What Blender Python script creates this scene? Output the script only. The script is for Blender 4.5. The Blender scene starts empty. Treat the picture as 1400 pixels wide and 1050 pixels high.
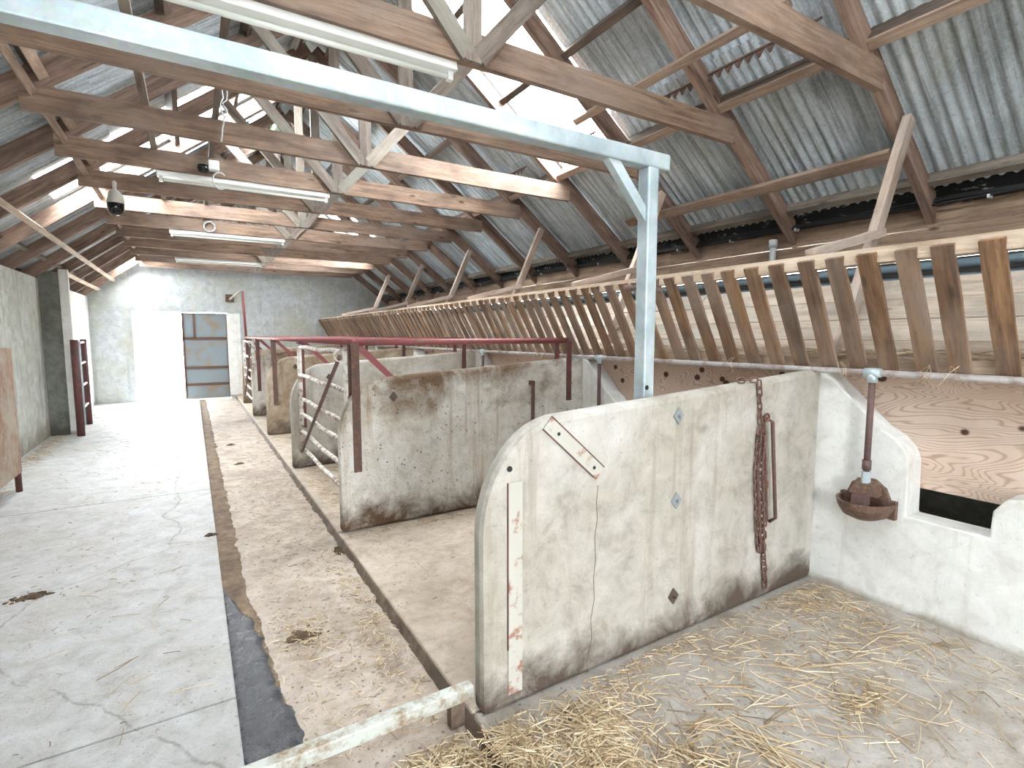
import bpy, bmesh, math, random
from mathutils import Vector, Matrix, noise as mnoise

random.seed(7)
scene = bpy.context.scene
C = scene.collection

# ------------------------------------------------------------------ camera
FPX, VPX, VPY = 710.0, 262.0, 458.0
yd = Vector((VPX - 700, 525 - VPY, FPX)).normalized()      # building axis in camera space (x right, y up, z forward)
zd = Vector((0, FPX, -(525 - VPY))).normalized()
xd = -(yd.cross(zd))
cam_d = bpy.data.cameras.new('camera')
cam_d.sensor_width = 36.0
cam_d.lens = FPX / 1400 * 36.0
cam_d.clip_start = 0.02
cam = bpy.data.objects.new('camera', cam_d)
C.objects.link(cam)
cam.matrix_world = Matrix(((xd.x, xd.y, -xd.z, 0), (yd.x, yd.y, -yd.z, 0), (zd.x, zd.y, -zd.z, 1.5), (0, 0, 0, 1)))
scene.camera = cam

# ------------------------------------------------------------------ sky, exposure
world = bpy.data.worlds.new('overcast_sky')
scene.world = world
world.use_nodes = True
bg = world.node_tree.nodes['Background']
bg.inputs[0].default_value = (0.93, 0.97, 1.0, 1)
bg.inputs[1].default_value = 20.0
vs = scene.view_settings
vs.view_transform = 'Standard'; vs.look = 'None'; vs.gamma = 1.0; vs.use_curve_mapping = False
vs.exposure = 1.12
cy = scene.cycles
cy.max_bounces = 10; cy.diffuse_bounces = 7; cy.glossy_bounces = 3; cy.transmission_bounces = 4; cy.transparent_max_bounces = 12
cy.caustics_reflective = False; cy.caustics_refractive = False
cy.sample_clamp_indirect = 8.0
cy.use_denoising = True

def portal(loc, normal, sx, sy):
    """sampling portal in an opening of the shell (gives no light of its own)"""
    l = bpy.data.lights.new('opening_portal', 'AREA'); l.shape = 'RECTANGLE'; l.size = sx; l.size_y = sy
    l.cycles.is_portal = True
    o = bpy.data.objects.new('opening_portal', l); C.objects.link(o)
    o.location = loc
    o.rotation_euler = Vector(normal).to_track_quat('-Z', 'Y').to_euler()

# ------------------------------------------------------------------ layout (metres; camera at 0,0,1.5; building runs along +y)
XL, XR, YF, YB = -1.88, 4.70, 14.45, -3.60      # left wall, right wall, far wall, rear end
RX, SL, TIEZ = 1.40, 0.77, 3.00                 # ridge x, roof slope, tie beam underside
HALF = 2.25
def zu(x): return 3.12 + SL * (HALF - abs(x - RX))       # underside of the rafters
TY = [1.73 + 1.04 * k for k in range(13)]       # trusses A..M
PART = [1.68, 3.92, 6.16, 8.45, 10.65, 12.75]   # near faces of the stall partitions
XK, XM = 0.88, 3.22                             # kerb, manger wall face
ZW = -0.06                                      # dunging walk level

# ------------------------------------------------------------------ material helpers
def srgb(h):
    h = h.lstrip('#'); v = [int(h[i:i + 2], 16) / 255 for i in (0, 2, 4)]
    return tuple(((c / 12.92) if c <= 0.04045 else ((c + 0.055) / 1.055) ** 2.4) for c in v) + (1,)

class NT:
    def __init__(s, name):
        s.m = bpy.data.materials.new(name); s.m.use_nodes = True
        s.t = s.m.node_tree; s.n = s.t.nodes; s.l = s.t.links
        s.b = s.n['Principled BSDF']
        s.tc = s.n.new('ShaderNodeTexCoord')
        s.oi = s.n.new('ShaderNodeObjectInfo')
    def put(s, sock, v):
        if v is None: return
        if hasattr(v, 'is_output') or hasattr(v, 'links'): s.l.new(v, sock)
        else: sock.default_value = v
    def obj(s, scale=(1, 1, 1), rnd=0.0, loc=(0, 0, 0)):
        mp = s.n.new('ShaderNodeMapping'); s.l.new(s.tc.outputs['Object'], mp.inputs[0])
        mp.inputs['Scale'].default_value = scale
        if rnd:
            k = s.math('MULTIPLY', s.oi.outputs['Random'], rnd)
            cb = s.n.new('ShaderNodeCombineXYZ')
            for i in range(3): s.l.new(k, cb.inputs[i])
            s.l.new(cb.outputs[0], mp.inputs['Location'])
        else: mp.inputs['Location'].default_value = loc
        return mp.outputs[0]
    def noise(s, vec, scale=5, detail=4, rough=0.55, dist=0.0):
        n = s.n.new('ShaderNodeTexNoise'); s.put(n.inputs['Vector'], vec)
        n.inputs['Scale'].default_value = scale; n.inputs['Detail'].default_value = detail
        n.inputs['Roughness'].default_value = rough; n.inputs['Distortion'].default_value = dist
        return n.outputs['Fac']
    def vor(s, vec, scale=5, feature='F1', out='Distance'):
        n = s.n.new('ShaderNodeTexVoronoi'); n.feature = feature; s.put(n.inputs['Vector'], vec)
        n.inputs['Scale'].default_value = scale
        return n.outputs[out]
    def wave(s, vec, scale=5, dist=2, detail=2, dscale=1, kind='BANDS', direction='X'):
        n = s.n.new('ShaderNodeTexWave'); n.wave_type = kind
        if kind == 'BANDS': n.bands_direction = direction
        s.put(n.inputs['Vector'], vec); n.inputs['Scale'].default_value = scale
        n.inputs['Distortion'].default_value = dist; n.inputs['Detail'].default_value = detail; n.inputs['Detail Scale'].default_value = dscale
        return n.outputs['Fac']
    def ramp(s, fac, stops):
        r = s.n.new('ShaderNodeValToRGB'); s.put(r.inputs[0], fac)
        e = r.color_ramp.elements
        while len(e) < len(stops): e.new(0.5)
        for i, (p, c) in enumerate(stops):
            e[i].position = p; e[i].color = srgb(c) if isinstance(c, str) else (c, c, c, 1)
        return r.outputs[0]
    def mask(s, fac, a, b): return s.ramp(fac, [(a, 0.0), (b, 1.0)] if a < b else [(b, 1.0), (a, 0.0)])
    def math(s, op, a, b=None, c=None):
        n = s.n.new('ShaderNodeMath'); n.operation = op
        for i, v in enumerate((a, b, c)):
            if v is not None: s.put(n.inputs[i], v)
        return n.outputs[0]
    def mix(s, fac, a, b, mode='MIX'):
        n = s.n.new('ShaderNodeMix'); n.data_type = 'RGBA'; n.blend_type = mode
        s.put(n.inputs[0], fac)
        for i, v in ((6, a), (7, b)): s.put(n.inputs[i], srgb(v) if isinstance(v, str) else v)
        return n.outputs[2]
    def sep(s, vec):
        n = s.n.new('ShaderNodeSeparateXYZ'); s.l.new(vec, n.inputs[0]); return n.outputs
    def rng(s, v, a, b):          # map v from a..b to 0..1 clamped
        n = s.n.new('ShaderNodeMapRange'); s.put(n.inputs[0], v); n.inputs[1].default_value = a; n.inputs[2].default_value = b
        return n.outputs[0]
    def bump(s, h, strength=0.3, dist=0.01):
        n = s.n.new('ShaderNodeBump'); s.put(n.inputs['Height'], h); n.inputs['Strength'].default_value = strength; n.inputs['Distance'].default_value = dist
        s.l.new(n.outputs[0], s.b.inputs['Normal'])
    def fin(s, col, rough=0.8, metal=0.0, spec=None):
        s.put(s.b.inputs['Base Color'], srgb(col) if isinstance(col, str) else col)
        s.put(s.b.inputs['Roughness'], rough); s.put(s.b.inputs['Metallic'], metal)
        if spec is not None: s.b.inputs['Specular IOR Level'].default_value = spec
        return s.m

M = {}
def concrete(name, light, mid, dark, stain, stain_a=0.52, stain_b=0.72, sscale=1.6, splash=None, rough=0.75, cracks=0.0, spots=None, streak=None, green=None, top=None, grime=.5, flecks=.45):
    t = NT(name); o = t.obj()
    big = t.noise(o, sscale, 8, 0.68, 0.4); fine = t.noise(o, 34, 8, 0.75); mid_n = t.noise(o, 7, 8, 0.72, 0.5); gr = t.noise(t.obj((1, 1, 1), 0, (9, 4, 6)), 3.6, 10, .78, .3)
    c = t.ramp(mid_n, [(0.3, dark), (0.48, mid), (0.66, light)])
    c = t.mix(t.math('MULTIPLY', t.mask(big, stain_a, stain_b), 0.8), c, stain)
    if green: c = t.mix(t.math('MULTIPLY', t.mask(t.noise(t.obj((1, 1, .5), 0, (3, 7, 1)), 2.3, 6, .65), .5, .75), .6), c, green)
    c = t.mix(t.math('MULTIPLY', t.mask(gr, .52, .72), grime), c, t.mix(.6, dark, stain))
    if streak:
        sn = t.noise(t.obj((9, 9, 0.55), 0, (4, 1, 2)), 1.0, 6, 0.66)
        c = t.mix(t.math('MULTIPLY', t.mask(sn, 0.55, 0.7), 0.65), c, streak)
    if top:                     # greasy rub marks along the upper edge
        col, z0, z1, amt = top
        h = t.math('ADD', t.rng(t.sep(o)[2], z0, z1), t.math('MULTIPLY', t.math('SUBTRACT', big, 0.5), 2.6))
        c = t.mix(t.math('MULTIPLY', t.mask(h, .5, 1.1 if False else .98), amt), c, col)
    if splash:
        col, zt, amt = splash
        n2 = t.noise(o, 3.2, 8, 0.7, 0.5)
        h = t.math('ADD', t.rng(t.sep(o)[2], zt, 0.0), t.math('MULTIPLY', t.math('SUBTRACT', n2, 0.5), 1.7))
        c = t.mix(t.math('MULTIPLY', t.mask(h, 0.42, 0.95), amt), c, col)
    if spots:
        for sc, loc in ((26, (1, 2, 3)), (60, (5, 2, 8))):
            v = t.vor(t.obj((1, 1, .8), 0, loc), sc); gate = t.noise(t.obj((1, 1, 1), 0, loc), 2.6, 5, .65)
            k = t.math('MULTIPLY', t.mask(t.math('ADD', v, t.math('MULTIPLY', fine, .3)), 0.36, 0.26), t.mask(gate, .46, .56))
            c = t.mix(t.math('MULTIPLY', k, .85), c, spots)
    if cracks:
        w = t.n.new('ShaderNodeTexNoise'); w.inputs['Scale'].default_value = 1.8; w.inputs['Detail'].default_value = 8; t.l.new(o, w.inputs['Vector'])
        cr = t.vor(t.mix(0.22, o, w.outputs['Color']), cracks, 'DISTANCE_TO_EDGE')
        c = t.mix(t.math('MULTIPLY', t.math('MULTIPLY', t.mask(cr, 0.0035, 0.001), t.mask(gr, .42, .5)), 0.6), c, '#6a6258')
    c = t.mix(t.math('MULTIPLY', t.mask(fine, 0.42, 0.28), flecks), c, '#4b4238')
    t.bump(t.math('ADD', fine, t.math('MULTIPLY', mid_n, 1.8)), 0.5, 0.014)
    return t.fin(c, rough)

M['passage'] = concrete('pale_passage_concrete', '#bdbdbe', '#afaeac', '#98948e', '#a3998c', .52, .75, 1.1, cracks=0.5, rough=.6, grime=.55, spots='#8a7f72', flecks=.6)
M['walk'] = concrete('soiled_walk_concrete', '#c6bbb0', '#b3a598', '#948475', '#877565', .5, .75, 1.8, rough=.78, spots='#5f4c3c', grime=.7, flecks=.7)
M['standing'] = concrete('worn_standing_concrete', '#c6b8a9', '#b4a595', '#9a8a7b', '#93806e', .5, .75, 1.2, rough=.72, spots='#6a5644')
M['near_standing'] = concrete('grey_standing_concrete', '#bdb9b4', '#aca69f', '#8f877d', '#8c7c68', .47, .72, 1.5, rough=.72, spots='#6b5d4c', grime=.6, flecks=.6)
M['kerb'] = concrete('dirty_kerb_concrete', '#8a7868', '#6b5a4c', '#483a2f', '#58483b', .42, .7, 3, rough=.75, grime=.7)
M['white_wall'] = concrete('whitewashed_wall', '#ebebe9', '#e1e1de', '#cfcec8', '#d2cdc1', .56, .76, 1.4, splash=('#8f8372', .09, .8), rough=.8, grime=.35, streak='#c4c0b6')
M['near_part'] = concrete('limewashed_partition', '#b9b4ab', '#a8a298', '#8c857a', '#cbc9c5', .5, .66, 1.3, splash=('#46362a', .33, .95), rough=.82, streak='#8d8170', green='#9f9a8a', grime=.5)
M['dirty_part'] = concrete('dung_stained_partition', '#dad8d4', '#cbc7bf', '#ada496', '#b5a896', .52, .72, 1.5, splash=('#543c25', .46, .98), rough=.82, spots='#4a3018', streak='#94795a', top=('#664c30', .58, 1.3, .95), grime=.55)
M['far_part'] = concrete('brown_stained_partition', '#b8ab9a', '#a39482', '#857561', '#755f48', .46, .66, 2.0, splash=('#4a3a2b', .5, .8), rough=.82, streak='#5e4f3d', grime=.6)
M['left_wall'] = concrete('weathered_render', '#d6d9d6', '#c3c6bf', '#a2a398', '#aeaaa0', .48, .72, 1.0, splash=('#776b5a', .6, .75), rough=.85, streak='#77705f', green='#a3a893', grime=.6)
M['far_wall'] = concrete('grey_far_render', '#c3c7ca', '#b2b7ba', '#9a9da0', '#aba791', .5, .74, .7, rough=.85, streak='#94948c', green='#a5a58a', grime=.5)
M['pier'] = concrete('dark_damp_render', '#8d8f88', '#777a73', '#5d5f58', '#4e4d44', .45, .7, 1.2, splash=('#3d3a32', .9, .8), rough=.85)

def wood(name, light, mid, dark, rough=.75, rnd=40.0, scale=1.0, knots=True, grey=None, var=.35):
    t = NT(name); o = t.obj((1.2 * scale, 14 * scale, 14 * scale), rnd)
    g = t.noise(o, 1.6, 6, 0.65, 0.6); f = t.noise(t.obj((3, 60, 60), rnd), 2, 4, .7)
    c = t.ramp(t.math('ADD', t.math('MULTIPLY', g, .75), t.math('MULTIPLY', f, .25)), [(0.34, dark), (0.5, mid), (0.66, light)])
    if knots:
        k = t.vor(t.obj((1.6, 5, 5), rnd), 1.3)
        c = t.mix(t.math('MULTIPLY', t.mask(k, 0.11, 0.06), .8), c, '#2e2018')
    if grey: c = t.mix(t.math('MULTIPLY', t.mask(t.noise(t.obj((1, 2, 2), rnd), 1.4, 5), .42, .64), .75), c, grey)
    dirt = t.noise(t.obj((2, 4, 4), rnd), 1.2, 5, .6)
    c = t.mix(t.math('MULTIPLY', t.mask(dirt, .47, .7), .7), c, dark)
    stn = t.noise(t.obj((5, 9, 9), rnd), 3.0, 8, .75)
    c = t.mix(t.math('MULTIPLY', t.mask(stn, .55, .7), .3), c, '#3a2d26')
    br = t.math('ADD', 1 - var / 2, t.math('MULTIPLY', t.oi.outputs['Random'], var))
    hs = t.n.new('ShaderNodeHueSaturation'); t.l.new(br, hs.inputs['Value']); t.l.new(c, hs.inputs['Color'])
    t.bump(t.math('ADD', g, f), .3, .006)
    return t.fin(hs.outputs[0], rough)

M['rafter'] = wood('brown_roof_timber', '#a68f82', '#8b7264', '#594840')
M['tie'] = wood('tan_roof_timber', '#ab9280', '#8d7462', '#5c483c', grey='#8c7b70')
M['greywood'] = wood('grey_weathered_timber', '#a0948a', '#84776d', '#5f5249', grey='#8f8d83')
M['purlin'] = wood('dark_rotten_purlin', '#7a695d', '#5c4d43', '#332924')
M['eaves_wood'] = wood('grey_eaves_board', '#93897f', '#776d63', '#514840')
M['batten'] = wood('pale_batten', '#b8a292', '#9f8877', '#766253')
M['strut_wood'] = wood('pale_pinkish_strut', '#cdb9aa', '#b8a293', '#8f7b6d', knots=False, grey='#b3aaa2')
M['slat'] = wood('varnished_slat', '#a07d5d', '#7e5f46', '#4b382b', grey='#8f8177', var=.4)
M['rail_wood'] = wood('pale_rack_rail', '#dccbb8', '#cbb7a2', '#a38c76', knots=False)
M['board'] = wood('tan_boarding', '#a48c76', '#8d7561', '#665243')
M['shade_board'] = wood('shade_dark_boarding', '#4f463e', '#3d352f', '#262019')  # board colour darkened to stand for the shade behind the rack
M['rack_board'] = wood('pale_rack_board', '#c9bbab', '#b5a595', '#918272', grey='#aaa59c', rnd=40)
M['pink_batten'] = wood('pinkish_batten', '#b59183', '#9a7668', '#735549')

t = NT('plywood_sheet')
o = t.obj((1, 1, 1), 9.0)
warp = t.noise(t.obj((1, .6, 1.8), 9.0), 1.5, 3, .45, .5)
rings = t.math('FRACT', t.math('MULTIPLY', warp, 85.0))
line = t.ramp(rings, [(0.0, 1.0), (.2, 0.0), (.75, 0.0), (1.0, 1.0)])
c = t.mix(t.math('MULTIPLY', line, .6), t.ramp(t.noise(o, 2.2, 7, .7), [(.3, '#bfa796'), (.7, '#d9c7ba')]), '#8d6a50')
kn = t.vor(t.obj((1, 1, 1.15), 9.0), 6.5)
c = t.mix(t.mask(kn, .2, .15), c, '#4a3024')
t.bump(t.noise(o, 40, 3), .15, .004)
M['ply'] = t.fin(c, .75)

t = NT('corrugated_tin')
o = t.obj((1, 1, 1), 30.0)
n1 = t.noise(o, 1.7, 8, .7, .4); n2 = t.noise(t.obj((.7, 16, 3), 30.0), 1.5, 8, .7); n3 = t.noise(t.obj((.5, 30, 3), 13.0), 1.2, 6, .7)
c = t.ramp(n1, [(.3, '#a6b0b8'), (.5, '#c3cdd5'), (.7, '#dce5ec')])
c = t.mix(t.math('MULTIPLY', t.mask(n2, .45, .62), .7), c, '#666a6a')
c = t.mix(t.math('MULTIPLY', t.mask(n3, .55, .68), .6), c, '#dde4ea')
c = t.mix(t.math('MULTIPLY', t.mask(t.noise(t.obj((1, 2, 1), 17.0), 2.6, 8, .7), .52, .7), .5), c, '#8f9179')
sp = t.noise(o, 45, 6, .75)
c = t.mix(t.math('MULTIPLY', t.mask(sp, .54, .66), .5), c, '#dfe5e9')
c = t.mix(t.math('MULTIPLY', t.mask(sp, .44, .34), .5), c, '#5c5f5f')
t.bump(t.noise(o, 30, 4), .2, .004)
M['tin'] = t.fin(c, .6, .0)

t = NT('translucent_roof_sheet')
tr = t.n.new('ShaderNodeBsdfTransparent'); tr.inputs[0].default_value = (.93, .95, .95, 1)
tl = t.n.new('ShaderNodeBsdfTranslucent'); tl.inputs[0].default_value = (.85, .87, .86, 1)
mx = t.n.new('ShaderNodeMixShader'); mx.inputs[0].default_value = .3
t.l.new(tr.outputs[0], mx.inputs[1]); t.l.new(tl.outputs[0], mx.inputs[2])
t.l.new(mx.outputs[0], t.n['Material Output'].inputs[0])
M['skylight'] = t.m

t = NT('mossy_translucent_sheet')
tr = t.n.new('ShaderNodeBsdfTransparent'); tl = t.n.new('ShaderNodeBsdfTranslucent')
col = t.ramp(t.noise(t.obj(), 6, 4), [(.42, '#5c8a3a'), (.62, '#dfeccf')])
t.l.new(col, tr.inputs[0]); t.l.new(col, tl.inputs[0])
mx = t.n.new('ShaderNodeMixShader'); mx.inputs[0].default_value = .6
t.l.new(tr.outputs[0], mx.inputs[1]); t.l.new(tl.outputs[0], mx.inputs[2])
t.l.new(mx.outputs[0], t.n['Material Output'].inputs[0])
M['moss_sheet'] = t.m

t = NT('galvanised_steel'); o = t.obj((1, 1, 1), 5.0)
v = t.vor(o, 55, 'F1', 'Color'); n = t.noise(o, 5, 5, .6)
c = t.ramp(n, [(.3, '#9fadb4'), (.55, '#bccad0'), (.75, '#d3dde0')])
c = t.mix(.12, c, v, 'MULTIPLY')
M['galv'] = t.fin(c, .48, .35)
t = NT('rusting_galvanised_steel'); o = t.obj()
n = t.noise(o, 9, 8, .72); c = t.mix(t.mask(n, .46, .62), '#bfc3bd', '#8a7358')
M['galv_rust'] = t.fin(c, .6, .15)
def metal_paint(name, paint, rust, a, b, rough=.55, scale=9):
    t = NT(name); o = t.obj((1, 1, 1), 11.0)
    n = t.noise(o, scale, 6, .65); n2 = t.noise(o, scale * 4, 4, .6)
    c = t.mix(t.mask(n, a, b), paint, t.ramp(n2, [(.35, rust[0]), (.65, rust[1])]))
    t.bump(n2, .25, .004)
    return t.fin(c, rough)
M['red_pipe'] = metal_paint('red_painted_pipe', '#874749', ('#5a3a35', '#86605a'), .48, .68)
M['red_dark'] = metal_paint('red_brown_flat_bar', '#693c3c', ('#3c2a27', '#594039'), .42, .62)
M['iron'] = metal_paint('brown_rusty_iron', '#55433c', ('#463430', '#7a5342'), .4, .65, .7)
M['rust_pipe'] = metal_paint('rusty_steel_pipe', '#604c4b', ('#523c38', '#735550'), .4, .65, .6)
M['rust_chain'] = metal_paint('rusty_chain', '#664a42', ('#4c352e', '#7d5c50'), .4, .65, .75, 20)
M['white_gate'] = metal_paint('chipped_white_gate_paint', '#cfcac2', ('#6a4c3c', '#8a6b57'), .48, .6, .55, 14)
M['strap'] = metal_paint('white_over_red_strap', '#b3b1a8', ('#8a594b', '#9c7560'), .55, .63, .8, 13)
M['bowl'] = metal_paint('rusty_cast_iron', '#5e453a', ('#4c362d', '#85705f'), .42, .7, .6, 14)
M['bolt_plate'] = metal_paint('zinc_bolt_plate', '#848b8e', ('#6b5a50', '#7d6656'), .6, .7, .5)
M['dark_plate'] = metal_paint('dark_bolt_plate', '#4e443c', ('#3d342e', '#63503f'), .4, .7, .6)
M['door_metal'] = metal_paint('blue_grey_door_sheet', '#7f8a91', ('#7c654b', '#8f7c62'), .5, .72, .6, 3)
M['door_rail'] = metal_paint('brown_rusty_door_rail', '#5f4740', ('#4a342c', '#70503f'), .4, .65, .7)
M['main_pipe'] = metal_paint('grey_steel_pipe', '#a09a98', ('#6f5a55', '#85706a'), .48, .62, .45)
M['panel_board'] = metal_paint('soiled_board_panel', '#96897a', ('#8a654a', '#7c5842'), .42, .6, .8, 3)
M['lamp_white'] = NT('white_enamel').fin('#f6f9f9', .4)
M['tube_glass'] = NT('opal_lamp_tube').fin('#f1f6f3', .25)
M['dome_black'] = NT('smoked_dome').fin('#14161a', .12)
M['dome_white'] = NT('grey_white_plastic').fin('#c3c0b8', .5)
M['black'] = NT('black_cable').fin('#1b1b1d', .5)
M['pale_plastic'] = NT('grey_white_conduit').fin('#c9cdd0', .5)
M['blue_pipe'] = metal_paint('blue_grey_pipe', '#5a6b74', ('#4a565c', '#7c8588'), .5, .7, .5)
t = NT('dark_gap_pale_fluff'); o = t.obj()
n = t.noise(t.obj((1, .5, 1.6)), 13, 8, .75); c = t.mix(t.mask(n, .57, .64), '#141516', '#b4babd')
M['gap_dark'] = t.fin(c, .7)  # darkness of the eaves gap as black colour, pale fluff on it
t = NT('wet_slurry'); o = t.obj(); n = t.noise(o, 18, 8, .72)
c = t.ramp(n, [(.35, '#26272c'), (.55, '#3d3e44'), (.68, '#6b6763'), (.78, '#8f8f94')]); t.bump(n, .6, .02)
M['slurry'] = t.fin(c, t.ramp(n, [(.4, .18), (.7, .6)]), 0)
t = NT('gutter_mud'); o = t.obj(); n = t.noise(o, 9, 6, .7)
c = t.ramp(n, [(.3, '#4d3d31'), (.5, '#6f5c4a'), (.7, '#8c7860')]); t.bump(n, .6, .02)
M['mud'] = t.fin(c, .85)
t = NT('dry_dung'); o = t.obj(); n = t.noise(o, 30, 6, .7)
c = t.ramp(n, [(.3, '#3a2e22'), (.55, '#5c4a38'), (.75, '#8d7758')]); t.bump(n, .8, .02)
M['dung'] = t.fin(c, .9)
t = NT('straw_stalks'); g = t.n.new('ShaderNodeNewGeometry')
c = t.ramp(g.outputs['Random Per Island'], [(0, '#7b6448'), (.3, '#a88f6c'), (.65, '#ccb795'), (1, '#e3d5b9')])
M['straw'] = t.fin(c, .6)
t = NT('outside_ground'); n = t.noise(t.obj(), 1.5, 5)
M['ground'] = t.fin(t.ramp(n, [(.3, '#a9a59b'), (.7, '#c3c0b8')]), .9)

# ------------------------------------------------------------------ mesh helpers
class MB:
    def __init__(s): s.v = []; s.f = []
    def add(s, vs, fs):
        o = len(s.v); s.v += [tuple(v) for v in vs]; s.f += [tuple(i + o for i in f) for f in fs]; return s
    def box(s, x0, x1, y0, y1, z0, z1):
        return s.add([(x, y, z) for x in (x0, x1) for y in (y0, y1) for z in (z0, z1)],
                     [(0, 1, 3, 2), (4, 6, 7, 5), (0, 4, 5, 1), (2, 3, 7, 6), (0, 2, 6, 4), (1, 5, 7, 3)])
    def prism(s, prof, a0, a1, axis='y'):
        """extrude a 2-D outline; axis y: outline is (x,z); axis x: outline is (y,z)"""
        n = len(prof)
        mk = (lambda p, a: (p[0], a, p[1])) if axis == 'y' else (lambda p, a: (a, p[0], p[1]))
        vs = [mk(p, a0) for p in prof] + [mk(p, a1) for p in prof]
        fs = [tuple(range(n)), tuple(range(2 * n - 1, n - 1, -1))] + [(i, i + n, (i + 1) % n + n, (i + 1) % n) for i in range(n)]
        return s.add(vs, fs)
    def tube(s, pts, r, n=10, cap=True):
        pts = [Vector(p) for p in pts]; rings = []
        rr = r if isinstance(r, (list, tuple)) else [r] * len(pts)
        d0 = (pts[1] - pts[0]).normalized()
        u = d0.orthogonal().normalized()
        for i, p in enumerate(pts):
            d = (pts[min(i + 1, len(pts) - 1)] - pts[max(i - 1, 0)]).normalized()
            u = (u - d * u.dot(d)).normalized(); w = d.cross(u)
            rings.append([p + (u * math.cos(2 * math.pi * k / n) + w * math.sin(2 * math.pi * k / n)) * rr[i] for k in range(n)])
        vs = [v for r_ in rings for v in r_]; fs = []
        for i in range(len(pts) - 1):
            for k in range(n): fs.append((i * n + k, i * n + (k + 1) % n, (i + 1) * n + (k + 1) % n, (i + 1) * n + k))
        if cap: fs += [tuple(range(n - 1, -1, -1)), tuple(range((len(pts) - 1) * n, len(pts) * n))]
        return s.add(vs, fs)
    def lathe(s, prof, n=20, c=(0, 0, 0), arc=(0, 2 * math.pi), sx=1, sy=1):
        full = abs(arc[1] - arc[0] - 2 * math.pi) < 1e-6; m = n if full else n + 1
        vs = [(c[0] + r * sx * math.cos(arc[0] + (arc[1] - arc[0]) * k / n), c[1] + r * sy * math.sin(arc[0] + (arc[1] - arc[0]) * k / n), c[2] + z) for (r, z) in prof for k in range(m)]
        fs = []
        for i in range(len(prof) - 1):
            for k in range(n):
                k2 = (k + 1) % m if full else k + 1
                fs.append((i * m + k, i * m + k2, (i + 1) * m + k2, (i + 1) * m + k))
        return s.add(vs, fs)
    def mesh(s, name):
        me = bpy.data.meshes.new(name); me.from_pydata(s.v, [], s.f)
        bm = bmesh.new(); bm.from_mesh(me); bmesh.ops.recalc_face_normals(bm, faces=bm.faces); bm.to_mesh(me); bm.free()
        return me

def link(name, me, mat=None, parent=None, loc=None, bevel=0, smooth=False):
    if mat is not None and not me.materials: me.materials.append(M[mat])
    o = bpy.data.objects.new(name, me); C.objects.link(o)
    if parent is not None: o.parent = parent
    if loc is not None: o.location = loc
    if smooth and me.polygons and not me.polygons[0].use_smooth:
        me.polygons.foreach_set('use_smooth', [True] * len(me.polygons))
    if bevel:
        b = o.modifiers.new('edge', 'BEVEL'); b.width = bevel; b.segments = 2; b.limit_method = 'ANGLE'; b.angle_limit = math.radians(35)
    return o
def obj(name, mb, mat, parent=None, bevel=0, smooth=False):
    """mesh given in world coordinates; parent roots are unrotated Empties"""
    if parent is not None:
        p = Vector(parent.location)
        if parent.parent is not None: p = p + Vector(parent.parent.location)
        mb.v = [tuple(Vector(v) - p) for v in mb.v]
    return link(name, mb.mesh(name), mat, parent, bevel=bevel, smooth=smooth)
def tag(o, label=None, cat=None, group=None, kind=None):
    for k, v in (('label', label), ('category', cat), ('group', group), ('kind', kind)):
        if v: o[k] = v
    return o
def root(name, loc=(0, 0, 0), label=None, cat=None, group=None, kind=None):
    o = bpy.data.objects.new(name, None); C.objects.link(o); o.location = loc; o.empty_display_size = .1
    return tag(o, label, cat, group, kind)

_beams = {}
def beam(name, p, q, w, h, mat, parent=None, up=(0, 0, 1), shift=0.0, variants=3, segs=5, rough=.003):
    """timber from p to q; w across, h along 'up'; local x runs along the grain"""
    p, q = Vector(p), Vector(q); L = (q - p).length; d = (q - p) / L
    u = Vector(up); u = (u - d * u.dot(d)).normalized(); s_ = u.cross(d)
    var = random.randrange(variants)
    key = (round(L, 3), w, h, mat, var, shift)
    if key not in _beams:
        rs = random.Random(hash((round(L, 3), w, h, var)) & 0xffff)
        m = MB(); rings = []
        for i in range(segs + 1):
            x = L * i / segs
            jx, jz = (rs.uniform(-rough, rough), rs.uniform(-rough, rough)) if 0 < i < segs else (0, 0)
            for (a, b) in ((-1, -1), (1, -1), (1, 1), (-1, 1)):
                m.v.append((x, a * w / 2 + jx + rs.uniform(-rough, rough) * .4, shift + b * h / 2 + jz + rs.uniform(-rough, rough) * .4))
        for i in range(segs):
            for k in range(4): m.f.append((i * 4 + k, i * 4 + (k + 1) % 4, i * 4 + 4 + (k + 1) % 4, i * 4 + 4 + k))
        m.f += [(3, 2, 1, 0), (segs * 4, segs * 4 + 1, segs * 4 + 2, segs * 4 + 3)]
        me = m.mesh(name); me.materials.append(M[mat]); _beams[key] = me
    o = bpy.data.objects.new(name, _beams[key]); C.objects.link(o)
    base = Vector((0, 0, 0))
    if parent is not None:
        o.parent = parent; base = Vector(parent.location)
        if parent.parent is not None: base = base + Vector(parent.parent.location)
    pp = p - base
    o.matrix_local = Matrix(((d.x, s_.x, u.x, pp.x), (d.y, s_.y, u.y, pp.y), (d.z, s_.z, u.z, pp.z), (0, 0, 0, 1)))
    return o

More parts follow.
